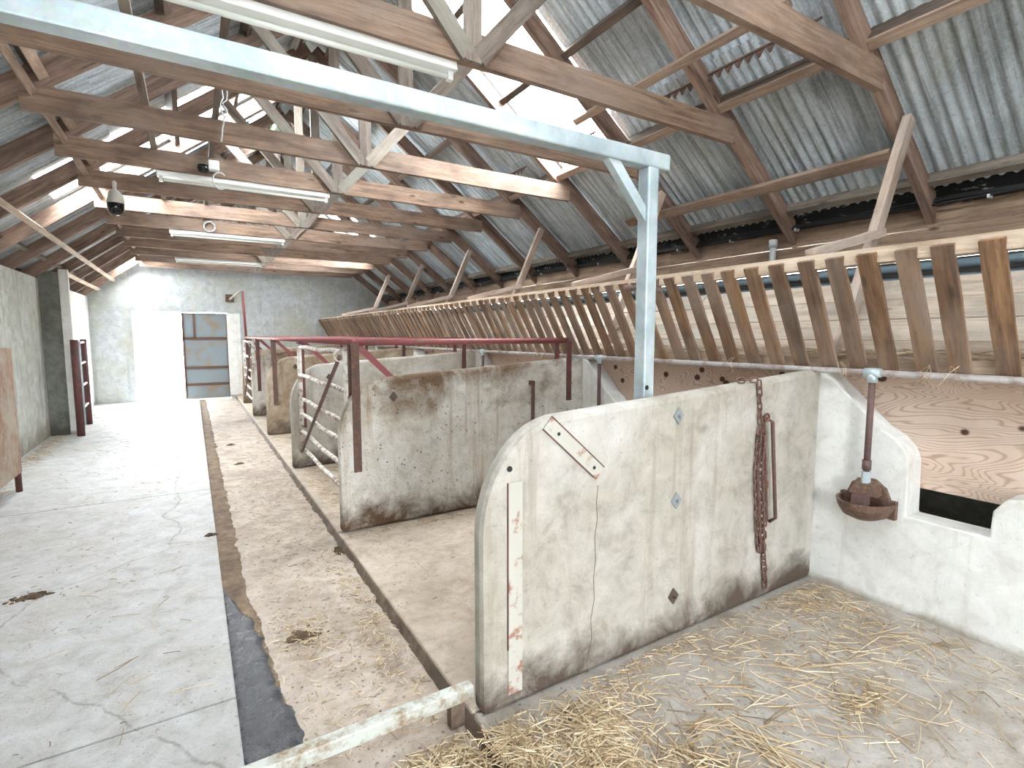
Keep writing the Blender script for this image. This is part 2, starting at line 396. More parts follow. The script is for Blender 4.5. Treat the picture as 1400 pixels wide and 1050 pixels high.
# ================================================================== SETTING
# ---- floor
floor = root('floor', kind='structure')
for y0, y1 in ((YB, -1.2), (-1.19, 2.35), (2.358, 5.83), (5.838, 9.3), (9.308, 11.9), (11.908, YF)):
    obj('passage_slab', MB().box(XL - .1, 0.085, y0, y1, -.25, -.015), 'passage', floor, bevel=.006)
def strip(x0, x1, y0, y1, nx, ny, z, amp, sc, zb):
    m = MB()
    for j in range(ny + 1):
        for i in range(nx + 1):
            x = x0 + (x1 - x0) * i / nx; y = y0 + (y1 - y0) * j / ny
            m.v.append((x, y, z + amp * mnoise.noise(Vector((x * sc, y * sc, 3.1)))))
    for j in range(ny):
        for i in range(nx): a = j * (nx + 1) + i; m.f.append((a, a + 1, a + nx + 2, a + nx + 1))
    return m
obj('dunging_walk', strip(.07, XK + .02, YB, YF, 12, 200, ZW, .008, 3, 0), 'walk', floor, smooth=True)
def ragged(y0, y1, xa, wfun, zc, ny, nx=7, taper=0.0):
    m = MB()
    for j in range(ny + 1):
        y = y0 + (y1 - y0) * j / ny; w = wfun(y)
        if taper: w *= max(.02, min(1, (y1 - y) / taper))
        for i in range(nx + 1):
            u = i / nx; x = xa + w * u
            e = 1 - max(0, (u - .72) / .28) ** 2
            m.v.append((x, y, ZW - .010 + (zc + .010) * e + .004 * mnoise.noise(Vector((x * 16, y * 16, 2)))))
    for j in range(ny):
        for i in range(nx): a = j * (nx + 1) + i; m.f.append((a, a + 1, a + nx + 2, a + nx + 1))
    return m
nz = lambda y, f, s_: mnoise.noise(Vector((y * f, s_, 0)))
obj('gutter_mud', ragged(YB, YF, .078, lambda y: .15 + .06 * max(0, min(1, 3.4 - y)) + .02 * nz(y, 2.2, 1) + .028 * nz(y, 9, 5) + .012 * nz(y, 30, 2), .010, 420), 'mud', floor, smooth=True)
obj('foundation', MB().box(XL - .2, XR + .2, YB, YF + .2, -.4, -.2), 'kerb', floor)
obj('near_standing_slab', MB().box(XK, XM + .3, YB, PART[0] + .05, -.3, 0), 'near_standing', floor, bevel=.012)
for i, y in enumerate(PART):
    y1 = PART[i + 1] + .05 if i + 1 < len(PART) else YF
    obj('standing_slab', MB().box(XK, XM + .3, y + .055, y1, -.3, 0), 'standing', floor, bevel=.012)
km = MB(); NK = 420
for j in range(NK + 1):
    y = YB + (YF - YB) * j / NK
    w = .032 + .02 * nz(y, 3, 8) + .02 * nz(y, 13, 3) + .01 * nz(y, 40, 5)
    for (dx, z) in ((-w, ZW - .012), (-w * .55, ZW + .012 + .010 * nz(y, 11, 6)), (-.006, -.022 + .008 * nz(y, 8, 2)), (.004, -.008), (.012 + .01 * nz(y, 6, 9), -.012)):
        km.v.append((XK + dx, y, z))
for j in range(NK):
    for i in range(4): a = j * 5 + i; km.f.append((a, a + 1, a + 6, a + 5))
obj('kerb_edge', km, 'kerb', floor, smooth=True)
obj('feed_passage_slab', MB().box(XM + .3, XR, YB, YF, -.3, -.004), 'standing', floor)
slur = ragged(.2, 3.55, .086, lambda y: .125 + .085 * max(0, min(1, (3.3 - y) / 1.2)) + .02 * nz(y, 2.6, 4) + .028 * nz(y, 8, 7) + .014 * nz(y, 28, 3), .017, 160, taper=.55)
so = obj('slurry', slur, 'slurry', smooth=True)
tag(so, 'dark wet slurry lying in the gutter at the near end', 'slurry', kind='stuff')

# ---- left wall, pier, far wall
wl = root('wall_left', kind='structure')
obj('wall_face', MB().box(XL - .25, XL, YB, 10.4, -.3, 2.33), 'left_wall', wl, bevel=.01)
obj('wall_face', MB().box(XL - .25, XL, 10.4, YF, -.3, 2.33), 'white_wall', wl, bevel=.01)
pier = root('wall_pier', (-1.75, 10.35, 0), kind='structure')
obj('pier_body', MB().box(XL - .01, -1.60, 10.2, 10.55, -.05, 2.44), 'pier', pier, bevel=.01)
obj('pier_edge_post', MB().box(-1.64, -1.53, 10.16, 10.24, -.02, 2.47), 'white_wall', pier, bevel=.005)
fw = MB()
DX0, DX1, DZ = -1.12, 0.76, 2.04
GZ = lambda x: zu(x) + .17
fw.prism([(XL - .25, -.3), (DX0, -.3), (DX0, DZ), (DX0, GZ(DX0)), (XL - .25, GZ(XL - .25))], YF, YF + .25)
fw.prism([(DX0, DZ), (DX1, DZ), (DX1, GZ(DX1)), (DX0, GZ(DX0))], YF, YF + .25)
fw.prism([(DX1, -.3), (XR + .25, -.3), (XR + .25, GZ(XR + .25)), (RX, GZ(RX)), (DX1, GZ(DX1))], YF, YF + .25)
obj('wall_far', fw, 'far_wall')['kind'] = 'structure'
obj('trim_1', MB().box(DX1 - .02, DX1 + .27, YF - .012, YF + .004, 0, 2.02), 'white_wall', bevel=.004)['kind'] = 'structure'
# ---- right wall: boarded
wr = root('wall_right', (0, 0, 0), kind='structure')
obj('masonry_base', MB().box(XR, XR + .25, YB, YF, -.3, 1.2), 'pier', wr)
zz = 1.2; bi = 0
while zz < 2.36:
    h = .215 if zz < 1.9 else .23
    y = YB
    while y < YF - .05:
        L = 4.2 if bi % 2 == 0 else 3.6
        y1 = min(YF, y + L)
        beam('board', (XR + .02, y + .002, zz + h / 2), (XR + .02, y1 - .002, zz + h / 2), .035, h - .006, 'board' if zz > 2.0 else 'shade_board', wr)  # lower boards carry the feed passage shade in their colour
        y = y1; bi += 1
    bi += 1; zz += h
# eaves: dark gap painted as a black strip with pale fluff
for sx, xw in ((1, XR - .04), (-1, XL + .0)):
    o = obj('eaves_gap_dark', MB().box(xw + .02, xw + .10, YB, YF, 2.44, 2.66) if sx > 0 else MB().box(xw - .2, xw - .16, YB, YF, 2.33, 2.56), 'gap_dark', wr if sx > 0 else None)
    if sx < 0: o.name = 'eaves_dark_left'; o['kind'] = 'structure'

# ---- roof: sheets and purlins
roof = root('roof', (RX, 0, 0), kind='structure')
RD = .15                                             # rafter depth (vertical)
ang = math.atan(SL)
def zsheet(dx): return 3.12 + SL * (HALF - dx) + RD / math.cos(ang) * 1.0 + .075
_sheets = {}
def sheet(side, y0, d0, d1, mat, lift=0.0, name='roof_sheet', wid=1.04):
    """corrugated sheet from ridge distance d0 down to d1, y0..y0+wid"""
    key = (side, round(d0, 3), round(d1, 3), mat, round(wid, 3))
    if key not in _sheets:
        m = MB(); nw = int(round(wid / .0743)); per = 6; n = nw * per
        L = (d1 - d0) / math.cos(ang); rows = 4
        for j in range(rows + 1):
            for i in range(n + 1):
                y = -.012 + (wid + .03) * i / n
                m.v.append((L * j / rows, y, .010 * math.sin(2 * math.pi * i / per) + .0009 * math.sin(i * .7 + j)))
        for j in range(rows):
            for i in range(n): a = j * (n + 1) + i; m.f.append((a, a + 1, a + n + 2, a + n + 1))
        me = m.mesh(name); me.materials.append(M[mat]); me.polygons.foreach_set('use_smooth', [True] * len(me.polygons)); _sheets[key] = me
    o = bpy.data.objects.new(name, _sheets[key]); C.objects.link(o); o.parent = roof
    d = Vector((side * math.cos(ang), 0, -math.sin(ang))); nrm = Vector((side * math.sin(ang), 0, math.cos(ang)))
    if side > 0: yv = Vector((0, 1, 0))
    else: yv = Vector((0, 1, 0))
    p = Vector((side * d0, y0, zsheet(d0))) + nrm * lift
    o.matrix_local = Matrix(((d.x, yv.x, nrm.x, p.x), (d.y, yv.y, nrm.y, p.y), (d.z, yv.z, nrm.z, p.z), (0, 0, 0, 1)))
    return o
SKY = {(1, 2): (.45, 2.30), (-1, 5): (.35, 2.72), (1, 9): (.5, 2.3), (-1, 11): (2.15, 2.8), (-1, 0): (.4, 1.0), (-1, -2): (.4, 1.2), (1, -4): (.4, 1.4)}  # negative bays: unseen skylights added to light the near end
for k in (7, 10): SKY[(-1, k)] = (.12, .55)  # narrow ridge panels added for more light in the far half
for k in range(-5, 13):
    y0 = 1.73 + 1.04 * k
    for side in (1, -1):
        wid = 1.04 if k < 12 else .5
        if (side, k) in SKY:
            a, b = SKY[(side, k)]
            sheet(side, y0, .02, a + .02, 'tin', .012)
            sheet(side, y0, a, b, 'skylight', 0, 'skylight_sheet')
            sheet(side, y0, b - .05, 3.62, 'tin', -.014)
            dm = (a + b) / 2
            portal((RX + side * dm, y0 + .52, zsheet(dm) + .03), (-side * math.sin(ang), 0, -math.cos(ang)), (b - a) / math.cos(ang) if 0 else 1.04, (b - a) / math.cos(ang))
        else:
            sheet(side, y0, .02, 2.12, 'tin', .012, wid=wid)
            sheet(side, y0, 2.02, 3.62, 'tin', -.012, wid=wid)
# ridge cap with two mossy translucent patches
for y0, y1, mt in ((YB, 7.3, 'tin'), (7.3, 7.95, 'moss_sheet'), (7.95, 9.9, 'tin'), (9.9, 10.5, 'moss_sheet'), (10.5, YF + .3, 'tin')):
    zr = zsheet(0) + .03
    obj('ridge_cap', MB().prism([(RX - .3, zr - .3 * SL), (RX, zr), (RX + .3, zr - .3 * SL), (RX + .3, zr - .3 * SL + .006), (RX, zr + .006), (RX - .3, zr - .3 * SL + .006)], y0, y1), mt, roof)
for side in (1, -1):
    nv = Vector((side * math.sin(ang), 0, math.cos(ang)))
    for dx, w, h, mt in ((.22, .055, .09, 'purlin'), (.85, .055, .09, 'purlin'), (1.5, .06, .10, 'purlin'), (2.27, .06, .13, 'purlin'), (3.2, .05, .10, 'eaves_wood')):
        c0 = Vector((RX + side * dx, 0, zsheet(dx))) - nv * (.012 + h / 2)
        c1 = Vector((RX + side * dx, 0, zsheet(dx))) - nv * (.012 + h + .013)
        y = YB
        while y < YF - .1:
            y1 = min(YF, y + 4.16)
            beam('purlin', (c0.x, y, c0.z), (c0.x, y1, c0.z), w, h, mt, roof, up=nv, rough=.005)
            if h == .13: beam('purlin_strip', (c1.x, y, c1.z), (c1.x, y1, c1.z), w + .006, .026, 'batten', roof, up=nv)
            y = y1
# rusty wavy lap strips hanging under the right slope
def lap(y0, y1, dx):
    m = MB(); n = int((y1 - y0) / .0743) * 6; x = RX + dx; z = zsheet(dx) - .15
    vs = []
    for i in range(n + 1):
        y = y0 + (y1 - y0) * i / n; w = .026 * math.sin(2 * math.pi * i / 6)
        for th in (0, .004):
            vs += [(x + th, y, z + .012), (x + th - .012, y, z - .022 + w)]
    fs = []
    for i in range(n):
        a = i * 4; b = a + 4
        fs += [(a, a + 1, b + 1, b), (a + 2, b + 2, b + 3, a + 3), (a + 1, a + 3, b + 3, b + 1)]
    m.add(vs, fs); m.tube([(x - .006, y0 - .03, z + .015), (x - .006, y1, z + .015)], .009, 6)
    obj('lap_strip', m, 'iron', roof)
for y0, y1 in ((1.92, 2.72), (2.82, 3.42), (4.02, 4.75), (5.25, 5.85)): lap(y0, y1, 2.0)

# ---- trusses
ORD = ['nearest', 'second', 'third', 'fourth', 'fifth', 'sixth', 'seventh', 'eighth', 'ninth', 'tenth', 'eleventh', 'twelfth', 'farthest']
EXTRA = {0: 'timber roof truss at the top right corner, nearest the camera', 1: 'timber roof truss carrying the large near strip light, second from camera',
         2: 'timber roof truss just behind the galvanised cross beam, third from camera', 12: 'timber roof truss against the far gable wall, farthest from camera'}
for k, y in enumerate(TY):
    lab = EXTRA.get(k, 'timber roof truss with V struts, %s from the camera' % ORD[k])
    r = root('roof_truss', (RX, y, TIEZ), lab, 'truss', 'roof trusses along the byre')
    for side in (1, -1):
        p = (RX + side * 3.42, y, zu(RX + 3.42) + .08); q = (RX + side * .02, y, zu(RX + .02) + .08)
        beam('rafter', p, q, .052, RD, 'rafter', r, up=(0, 0, 1), shift=RD * .1)
    jy = .045
    beam('tie_beam', (RX - 2.3, y - jy, TIEZ + .085), (RX + 2.3, y - jy, TIEZ + .085), .045, .17, 'tie', r, segs=8)
    beam('king_post', (RX, y - jy - .03, TIEZ + .0), (RX, y - jy - .03, zu(RX) - .02), .1, .035, 'greywood', r, up=(0, 1, 0))
    for side in (1, -1):
        beam('strut', (RX + side * .03, y - jy - .03, TIEZ + .03), (RX + side * 1.0, y - jy - .03, TIEZ + 1.13), .1, .035, 'greywood', r, up=(0, 1, 0))

# rafters over the bay behind the camera
for k in (-4, -3, -2, -1):
    y = 1.73 + 1.04 * k
    for side in (1, -1):
        beam('rafter', (RX + side * 3.42, y, zu(RX + 3.42) + .08), (RX + side * .02, y, zu(RX + .02) + .08), .052, RD, 'rafter', roof, up=(0, 0, 1), shift=RD * .1)

# ---- longitudinal binders (battens nailed under the rafters / on the ties)
def binder(x, z, y0, y1, w, h, mat, label, up=(0, 0, 1)):
    tag(beam('binder_batten', (x, y0, z), (x, y1, z), w, h, mat, None, up=up), label, 'batten')
nR = (math.sin(ang), 0, math.cos(ang)); nL = (-math.sin(ang), 0, math.cos(ang))
binder(-.83, 3.12, 3.0, 14.4, .05, .035, 'batten', 'long batten along the left ends of the tie beams', nL)
binder(-1.39, zu(-1.39) - .022, 4.5, 14.4, .06, .03, 'rail_wood', 'pale batten under the left rafters, nearer the tie ends', nL)
binder(-1.66, zu(-1.66) - .022, 10.5, 14.4, .06, .03, 'rail_wood', 'short pale batten under the left rafters above the pier', nL)
binder(-.21, 3.19, 2.6, 14.2, .05, .04, 'greywood', 'batten lying across the tie beams on the left side')
binder(.24, 3.19, 2.6, 9.1, .04, .04, 'greywood', 'thin batten lying across the tie beams left of centre')
binder(4.13, zu(4.13) - .03, 1.78, 4.3, .09, .04, 'tie', 'brown batten under the right rafters above the hay rack', nR)
binder(3.15, zu(3.15) - .025, 1.95, 4.0, .06, .04, 'batten', 'batten under the right rafters beside the wavy lap strip', nR)

# ---- manger wall (whitewashed) with sloping shoulders and a notch in each stall
mg = MB()
ys = [YB]; prof = [(YB, -.2)]
top = []
for pf in reversed(PART + [14.9]):
    pass
edges = [p for p in PART] + [YF + 1.2]
pts = []
def shoulder(pf):       # walking from the partition at pf towards the camera
    return [(pf + .1, 1.28), (pf - .02, 1.28), (pf - .33, .985), (pf - .40, .945), (pf - .45, .89), (pf - .475, .82), (pf - .48, .53), (pf - .82, .53), (pf - .825, .66), (pf - .87, .73), (pf - .95, .75), (pf - 2.1, .75)]
outline = []
for pf in sorted(PART + [14.98], reverse=True):
    for (y, z) in shoulder(pf):
        if y < YF: outline.append((y, z))
outline.append((YB, .75))
outline += [(YB, -.2)]
outline = [(YF, -.2), (YF, .75)] + outline
# drop points that run backwards
clean = []
for p in outline:
    if clean and p[0] > clean[-1][0] and p[1] > 0: p = (clean[-1][0], p[1])
    clean.append(p)
mm = MB()
for a, b in zip(clean[1:-2], clean[2:-1]):
    if abs(a[0] - b[0]) < 1e-5: continue
    mm.add([(XM, a[0], -.2), (XM, b[0], -.2), (XM, b[0], b[1]), (XM, a[0], a[1]), (XM + .16, a[0], -.2), (XM + .16, b[0], -.2), (XM + .16, b[0], b[1]), (XM + .16, a[0], a[1])],
           [(0, 1, 2, 3), (4, 7, 6, 5), (3, 2, 6, 7)])
for a, b in zip(clean[1:-2], clean[2:-1]):
    if abs(a[0] - b[0]) < .01 and abs(a[1] - b[1]) > .1:
        mm.add([(XM, a[0], a[1]), (XM, b[0], b[1]), (XM + .16, b[0], b[1]), (XM + .16, a[0], a[1])], [(0, 1, 2, 3)])
wm = mm.mesh('wall_manger')
bm = bmesh.new(); bm.from_mesh(wm); bmesh.ops.remove_doubles(bm, verts=bm.verts, dist=.001); bmesh.ops.recalc_face_normals(bm, faces=bm.faces); bm.to_mesh(wm); bm.free()
link('wall_manger', wm, 'white_wall', bevel=.02)['kind'] = 'structure'

# ================================================================== THINGS
# ---- plywood sheets above the manger wall
bounds = [-1.1] + PART + [YF]
for i in range(len(bounds) - 1):
    nm = ['beside the water bowl', 'just beyond the galvanised post', 'in the third stall', 'in the fourth stall', 'in the fifth stall', 'in the sixth stall', 'in the farthest stall'][i]
    o = obj('plywood_panel', MB().box(0, .016, 0, bounds[i + 1] - bounds[i] - .01, 0, .62), 'ply')
    o.location = (XM + .165, bounds[i] + .005, .66)
    tag(o, 'knotty plywood sheet under the hay rack, ' + nm, 'panel', 'plywood sheets below the hay rack')

# ---- hay rack
RXT, RZT, RXB, RZB = 2.87, 1.88, 3.20, 1.32
rack = root('hay_rack', (3.2, 7, 1.3), 'long sloping wooden hay rack with slats along the right side', 'hay rack')
Y0R, Y1R = -1.2, 14.38
tl = Vector((RXT - RXB, 0, RZT - RZB)).normalized()
for a, b in ((Y0R, 3.2), (3.2, 7.2), (7.2, 11.0), (11.0, Y1R)):
    beam('top_rail', (RXT + .045, a, RZT + .01), (RXT + .045, b, RZT + .01), .06, .075, 'rail_wood', rack)
    beam('bottom_rail', (RXB + .05, a, RZB + .02), (RXB + .05, b, RZB + .02), .05, .06, 'rail_wood', rack)
ySl = .84 - .157 * 8
while ySl < Y1R:
    y = ySl + random.uniform(-.012, .012); dy = random.uniform(-.01, .01)
    beam('slat', (RXB, y + dy, RZB - .02), (RXT, y, RZT + .02), .086, .022, 'slat', rack, up=(-tl.z, 0, tl.x), variants=4, rough=.002)
    ySl += .157
for j in range(4):
    a = Vector((RXB + .08, 0, RZB + .02)); b = Vector((3.72, 0, 1.83)); u = (b - a) / 4
    p = a + u * (j + .5)
    for k, (y0, y1) in enumerate(((Y0R, 2.6 + .3 * (j % 2)), (2.6 + .3 * (j % 2), 6.6), (6.6, 10.4 + .3 * (j % 2)), (10.4 + .3 * (j % 2), Y1R))):
        beam('back_board', (p.x, y0 + .002, p.z), (p.x, y1 - .002, p.z), .02, u.length - .006, 'rack_board', rack, up=(u.x, 0, u.z))

# rack hangers: strut from rafter to rack + brace back to the rail
HN = ['nearest', 'second', 'third', 'fourth', 'fifth', 'farthest']
for i, k in enumerate((0, 2, 4, 6, 8, 10)):
    y = TY[k] - .09
    r = root('rack_hanger', (3.3, y, 1.35), 'wooden strut with brace holding the hay rack, %s from the camera' % HN[i], 'strut', 'rack hangers')
    top_p = Vector((4.02, y, zu(4.02) + .06)); bot = Vector((3.30, y, 1.36))
    beam('strut', bot, top_p, .075, .05, 'strut_wood', r, up=(0, 1, 0))
    mid_p = bot.lerp(top_p, .47)
    beam('brace', (RXT + .04, y - .02, RZT + .06), (mid_p.x + .03, y - .04, mid_p.z + .05), .05, .045, 'strut_wood', r, up=(0, 1, 0))

# ---- water pipe under the rack with drops
pipe = root('water_pipe', (3.16, 5, 1.29), 'grey steel water pipe running under the hay rack', 'pipe')
def zp(y): return 1.295
obj('main_pipe', MB().tube([(3.16, Y0R, zp(0)), (3.16, 14.3, zp(0))], .0185, 12), 'main_pipe', pipe, smooth=True)
for y, zb in ((1.38, .735), (3.62, .735), (5.86, .735)):
    obj('tee_fitting', MB().tube([(3.16, y - .04, zp(0)), (3.16, y + .04, zp(0))], .026, 12).tube([(3.16, y, zp(0)), (3.16, y, zp(0) - .055)], .025, 12), 'galv', pipe, smooth=True)
    obj('drop_pipe', MB().tube([(3.16, y, zp(0)), (3.16, y, zb)], .0165, 12), 'rust_pipe', pipe, smooth=True)
    obj('union', MB().tube([(3.16, y, zb + .075), (3.16, y, zb + .02)], .0225, 12), 'rust_pipe', pipe, smooth=True)

# ---- water bowl
def bowl(y, label):
    r = root('water_bowl', (XM, y, .52), label, 'water bowl')
    prof = [(0.0, -.075), (.06, -.072), (.105, -.045), (.128, .0), (.135, .035), (.122, .035), (.115, .0), (.092, -.04), (.05, -.06), (0.0, -.062)]
    a0, a1 = math.pi * .5, math.pi * 1.5
    m = MB().lathe(prof, 18, (XM - .03, y, .55), (a0, a1), 1.35, 1.05)
    m.box(XM - .035, XM - .002, y - .14, y + .14, .50, .60)
    obj('basin', m, 'bowl', r, smooth=False)
    m = MB().prism([(y - .115, .585), (y + .115, .585), (y + .085, .665), (y + .03, .70), (y - .03, .70), (y - .085, .66)], XM - .03, XM - .002, 'x')
    obj('back_plate', m, 'bowl', r, bevel=.004)
    m = MB().add([(XM - .1, y - .075, .615), (XM - .1, y + .075, .615), (XM - .02, y + .075, .615), (XM - .02, y - .075, .615),
                  (XM - .085, y - .05, .68), (XM - .085, y + .05, .68), (XM - .02, y + .06, .695), (XM - .02, y - .06, .695)],
                 [(0, 1, 2, 3), (4, 5, 6, 7), (0, 1, 5, 4), (1, 2, 6, 5), (2, 3, 7, 6), (3, 0, 4, 7)])
    obj('valve_cover', m, 'bowl', r, bevel=.006)
    m = MB().prism([(XM - .12, .53), (XM - .11, .62), (XM - .098, .62), (XM - .1, .53)], y - .045, y + .045, 'y')
    obj('paddle', m, 'rust_pipe', r)
    obj('inlet_nut', MB().tube([(3.16, y, .67), (3.16, y, .745)], .023, 6), 'galv', r)
bowl(1.38, 'rusty cast iron drinking bowl on the white wall in the nearest stall')

# ---- partitions
def part_profile():
    pr = [(.90, 0.0)]
    cx_, cz_, rx_, rz_ = 1.28, .72, .38, .455
    for i in range(0, 13):
        a = math.pi - (math.pi / 2) * i / 12
        pr.append((cx_ + rx_ * math.cos(a), cz_ + rz_ * math.sin(a)))
    pr += [(1.7, 1.20), (2.3, 1.235), (XM + .005, 1.295), (XM + .005, 0.0)]
    return pr
PNAME = ['pale limewashed concrete stall partition with rounded front, nearest the camera',
         'dung stained concrete stall partition with red rail, second from the camera',
         'concrete stall partition behind the near white gate, third from the camera',
         'brown stained concrete stall partition, fourth from the camera',
         'concrete stall partition with streaked face, fifth from the camera',
         'concrete stall partition beside the far gate, farthest from the camera']
PMAT = ['near_part', 'dirty_part', 'near_part', 'far_part', 'dirty_part', 'far_part']
TH = .09
def diamond(x, y, z, r_, mat, parent, size=.036):
    pl = obj('bolt_plate', MB().prism([(x - size, z), (x, z - size * 1.15), (x + size, z), (x, z + size * 1.15)], y - .007, y, 'y'), mat, parent)
    obj('bolt', MB().tube([(x, y - .022, z), (x, y - .005, z)], .009, 8), mat, pl)
def flat_bar(name, x0, z0, x1, z1, y, w, mat, parent, th=.008):
    a, b = Vector((x0, 0, z0)), Vector((x1, 0, z1)); d = (b - a).normalized(); s_ = Vector((-d.z, 0, d.x)) * w / 2
    pts = [a + s_, b + s_, b - s_, a - s_]
    return obj(name, MB().prism([(p.x, p.z) for p in pts], y - th, y, 'y'), mat, parent)
for i, yp in enumerate(PART):
    r = root('stall_divider', (2.0, yp + TH / 2, 0), PNAME[i], 'partition', 'stall partitions')
    m = MB().prism(part_profile(), yp, yp + TH)
    s_ = obj('slab', m, PMAT[i], r, bevel=.028)
    if i == 0:
        flat_bar('strap', 1.195, 1.15, 1.475, .905, yp, .062, 'strap', r)
        for hx, hz in ((1.25, 1.10), (1.44, .935)):
            obj('bolt_hole', MB().tube([(hx, yp - .0095, hz), (hx, yp - .003, hz)], .008, 8), 'black', r)
        flat_bar('strap', 1.045, .93, 1.045, .06, yp, .065, 'strap', r, .005)
        flat_bar('rust_edge', 1.011, .93, 1.011, .25, yp, .004, 'red_dark', r, .0065)
        flat_bar('rust_edge', 1.174, 1.126, 1.44, .893, yp, .004, 'red_dark', r, .0095)
        flat_bar('rust_edge', 1.216, 1.174, 1.497, .93, yp, .005, 'red_dark', r, .0095)
        obj('bolt_hole', MB().tube([(1.02, yp - .004, .985), (1.02, yp + .004, .985)], .012, 8), 'black', r)
        crk = [(1.47, .85), (1.462, .78), (1.468, .70), (1.455, .62), (1.462, .52), (1.452, .44), (1.458, .34), (1.44, .25), (1.446, .16), (1.42, .06), (1.425, .01)]
        obj('crack', MB().tube([(x, yp + .0005, z) for x, z in crk], .0022, 5), 'kerb', r)
        for z, mt in ((1.115, 'bolt_plate'), (.70, 'bolt_plate'), (.215, 'dark_plate')): diamond(1.965, yp, z, 0, mt, r)
    else:
        z1 = 1.44
        flat_bar('post_bar', 1.03, .46, 1.03, z1, yp, .06, 'iron' if i in (1, 3) else 'red_dark', r, .01)
        flat_bar('post_bar', 1.03, .46, 1.03, z1, yp + TH + .011, .06, 'iron', r, .01)
        obj('rail', MB().tube([(1.03, yp + TH / 2, 1.445), (3.06, yp + TH / 2, 1.445)], .026, 12), 'red_pipe', r, smooth=True)
        obj('brace', MB().prism([(1.05, 1.40), (1.09, 1.43), (1.36, 1.16), (1.30, 1.16)], yp + TH / 2 - .005, yp + TH / 2 + .005), 'red_pipe', r)
        flat_bar('end_bar', 3.04, .88, 3.04, 1.44, yp, .055, 'red_dark', r, .01)
        flat_bar('end_bar', 2.93, 1.24, 2.93, 1.44, yp + TH / 2, .05, 'red_dark', r, .01)
        diamond(1.32, yp, 1.02, 0, 'dark_plate', r, .035)
        if i in (1, 3): diamond(1.18, yp, 1.09, 0, 'far_part', r, .03)
        if i == 1:
            sl = obj('tether_bar', MB().tube([(2.60, yp - .05, 1.08), (2.60, yp - .05, .55)], .016, 8).box(2.585, 2.615, yp - .06, yp, 1.05, 1.09).box(2.585, 2.615, yp - .06, yp, .54, .58), 'iron', r)

# ---- red front rail along the stalls and its tall end post
rr = root('front_rail', (1.03, 8, 1.445), 'red painted pipe rail running along the stall fronts at eye level', 'rail')
obj('rail_pipe', MB().tube([(1.03, PART[1] + .02, 1.447), (1.03, 13.0, 1.447)], .027, 12), 'red_pipe', rr, smooth=True)
obj('end_post', MB().tube([(1.03, 12.98, 1.42), (1.0, 12.98, 2.46)], .028, 10), 'red_pipe', rr, smooth=True)
lamp = root('wall_bracket', (.84, 14.4, 2.42), 'small rusty bracket on the far wall beside the red post', 'bracket')
obj('arm', MB().tube([(.84, YF, 2.36), (.9, 14.2, 2.42), (1.05, 13.9, 2.55)], .03, 8), 'strap', lamp, smooth=True)
obj('plate', MB().box(.74, .92, YF - .02, YF, 2.3, 2.48), 'iron', lamp)

# ---- tubular gates
def gate(y0, y1, label, x=1.0):
    r = root('tubular_gate', (x, y0, 0), label, 'gate', 'stall gates')
    for z in (1.365, 1.06, .80, .63, .43, .24):
        pts = [(x, y0 + (y1 - y0) * t_ / 4, z + (.01 if t_ in (1, 3) else -.006 if t_ == 2 else 0)) for t_ in range(5)]
        obj('bar', MB().tube(pts, .020, 10), 'white_gate', r, smooth=True)
    for y in (y0 + .02, y1 - .02):
        obj('stile', MB().tube([(x, y, .17), (x, y, 1.40)], .025, 10), 'white_gate', r, smooth=True)
    obj('diagonal', MB().tube([(x - .03, y0 + .1, 1.33), (x - .03, y1 - .12, .22)], .016, 8), 'rust_pipe', r, smooth=True)
    obj('latch_ring', MB().tube([(x - .02 + .045 * math.cos(a), y0 + .13, 1.34 + .045 * math.sin(a)) for a in [i * math.pi / 6 for i in range(13)]], .008, 6), 'white_gate', r, smooth=True)
gate(PART[1] + .12, PART[2] - .03, 'chipped white tubular gate closing the stall behind the red post')
gate(PART[4] + .12, PART[5] - .03, 'small white tubular gate near the far door end of the stalls', x=.96)

# ---- galvanised frame
gf = root('galvanised_frame', (1.93, 1.85, 0), 'galvanised steel goalpost frame crossing above the passage', 'frame')
gy0, gy1 = 1.80, 1.87
obj('crossbeam', MB().box(-2.3 + .5, 2.0, gy0, gy1, 2.285, 2.36), 'galv', gf, bevel=.008)
obj('post', MB().box(1.855, 1.925, gy0, gy1, 0.0, 2.287), 'galv', gf, bevel=.008)
obj('corner_brace', MB().prism([(1.62, 2.285), (1.69, 2.285), (1.86, 2.10), (1.86, 2.03)], gy0 + .015, gy1 - .015), 'galv', gf)
obj('slot', MB().tube([(1.875, gy0 - .002, 1.245), (1.875, gy0 + .01, 1.245)], .012, 10), 'black', gf)
obj('clamp', MB().tube([(1.80, 1.90, 1.73), (2.06, 1.90, 1.73)], .012, 8), 'rust_pipe', gf)
sp = tag(obj('steel_pipe', MB().tube([(2.02, 1.93, 0.0), (2.02, 1.93, 1.76)], .018, 10), 'rust_pipe', smooth=True), 'thin rusty upright pipe right behind the galvanised post', 'pipe')
gb = root('floor_rail', (.5, 1.80, 0), 'rust speckled galvanised rail lying across the gutter', 'rail')
obj('rail_bar', MB().box(-.6, .9, 1.755, 1.805, .04, .095), 'galv_rust', gb, bevel=.005)
obj('support_block', MB().box(.80, .86, 1.76, 1.80, ZW, .041), 'kerb', gb)
obj('support_block', MB().box(-.5, -.44, 1.76, 1.80, -.016, .041), 'iron', gb)

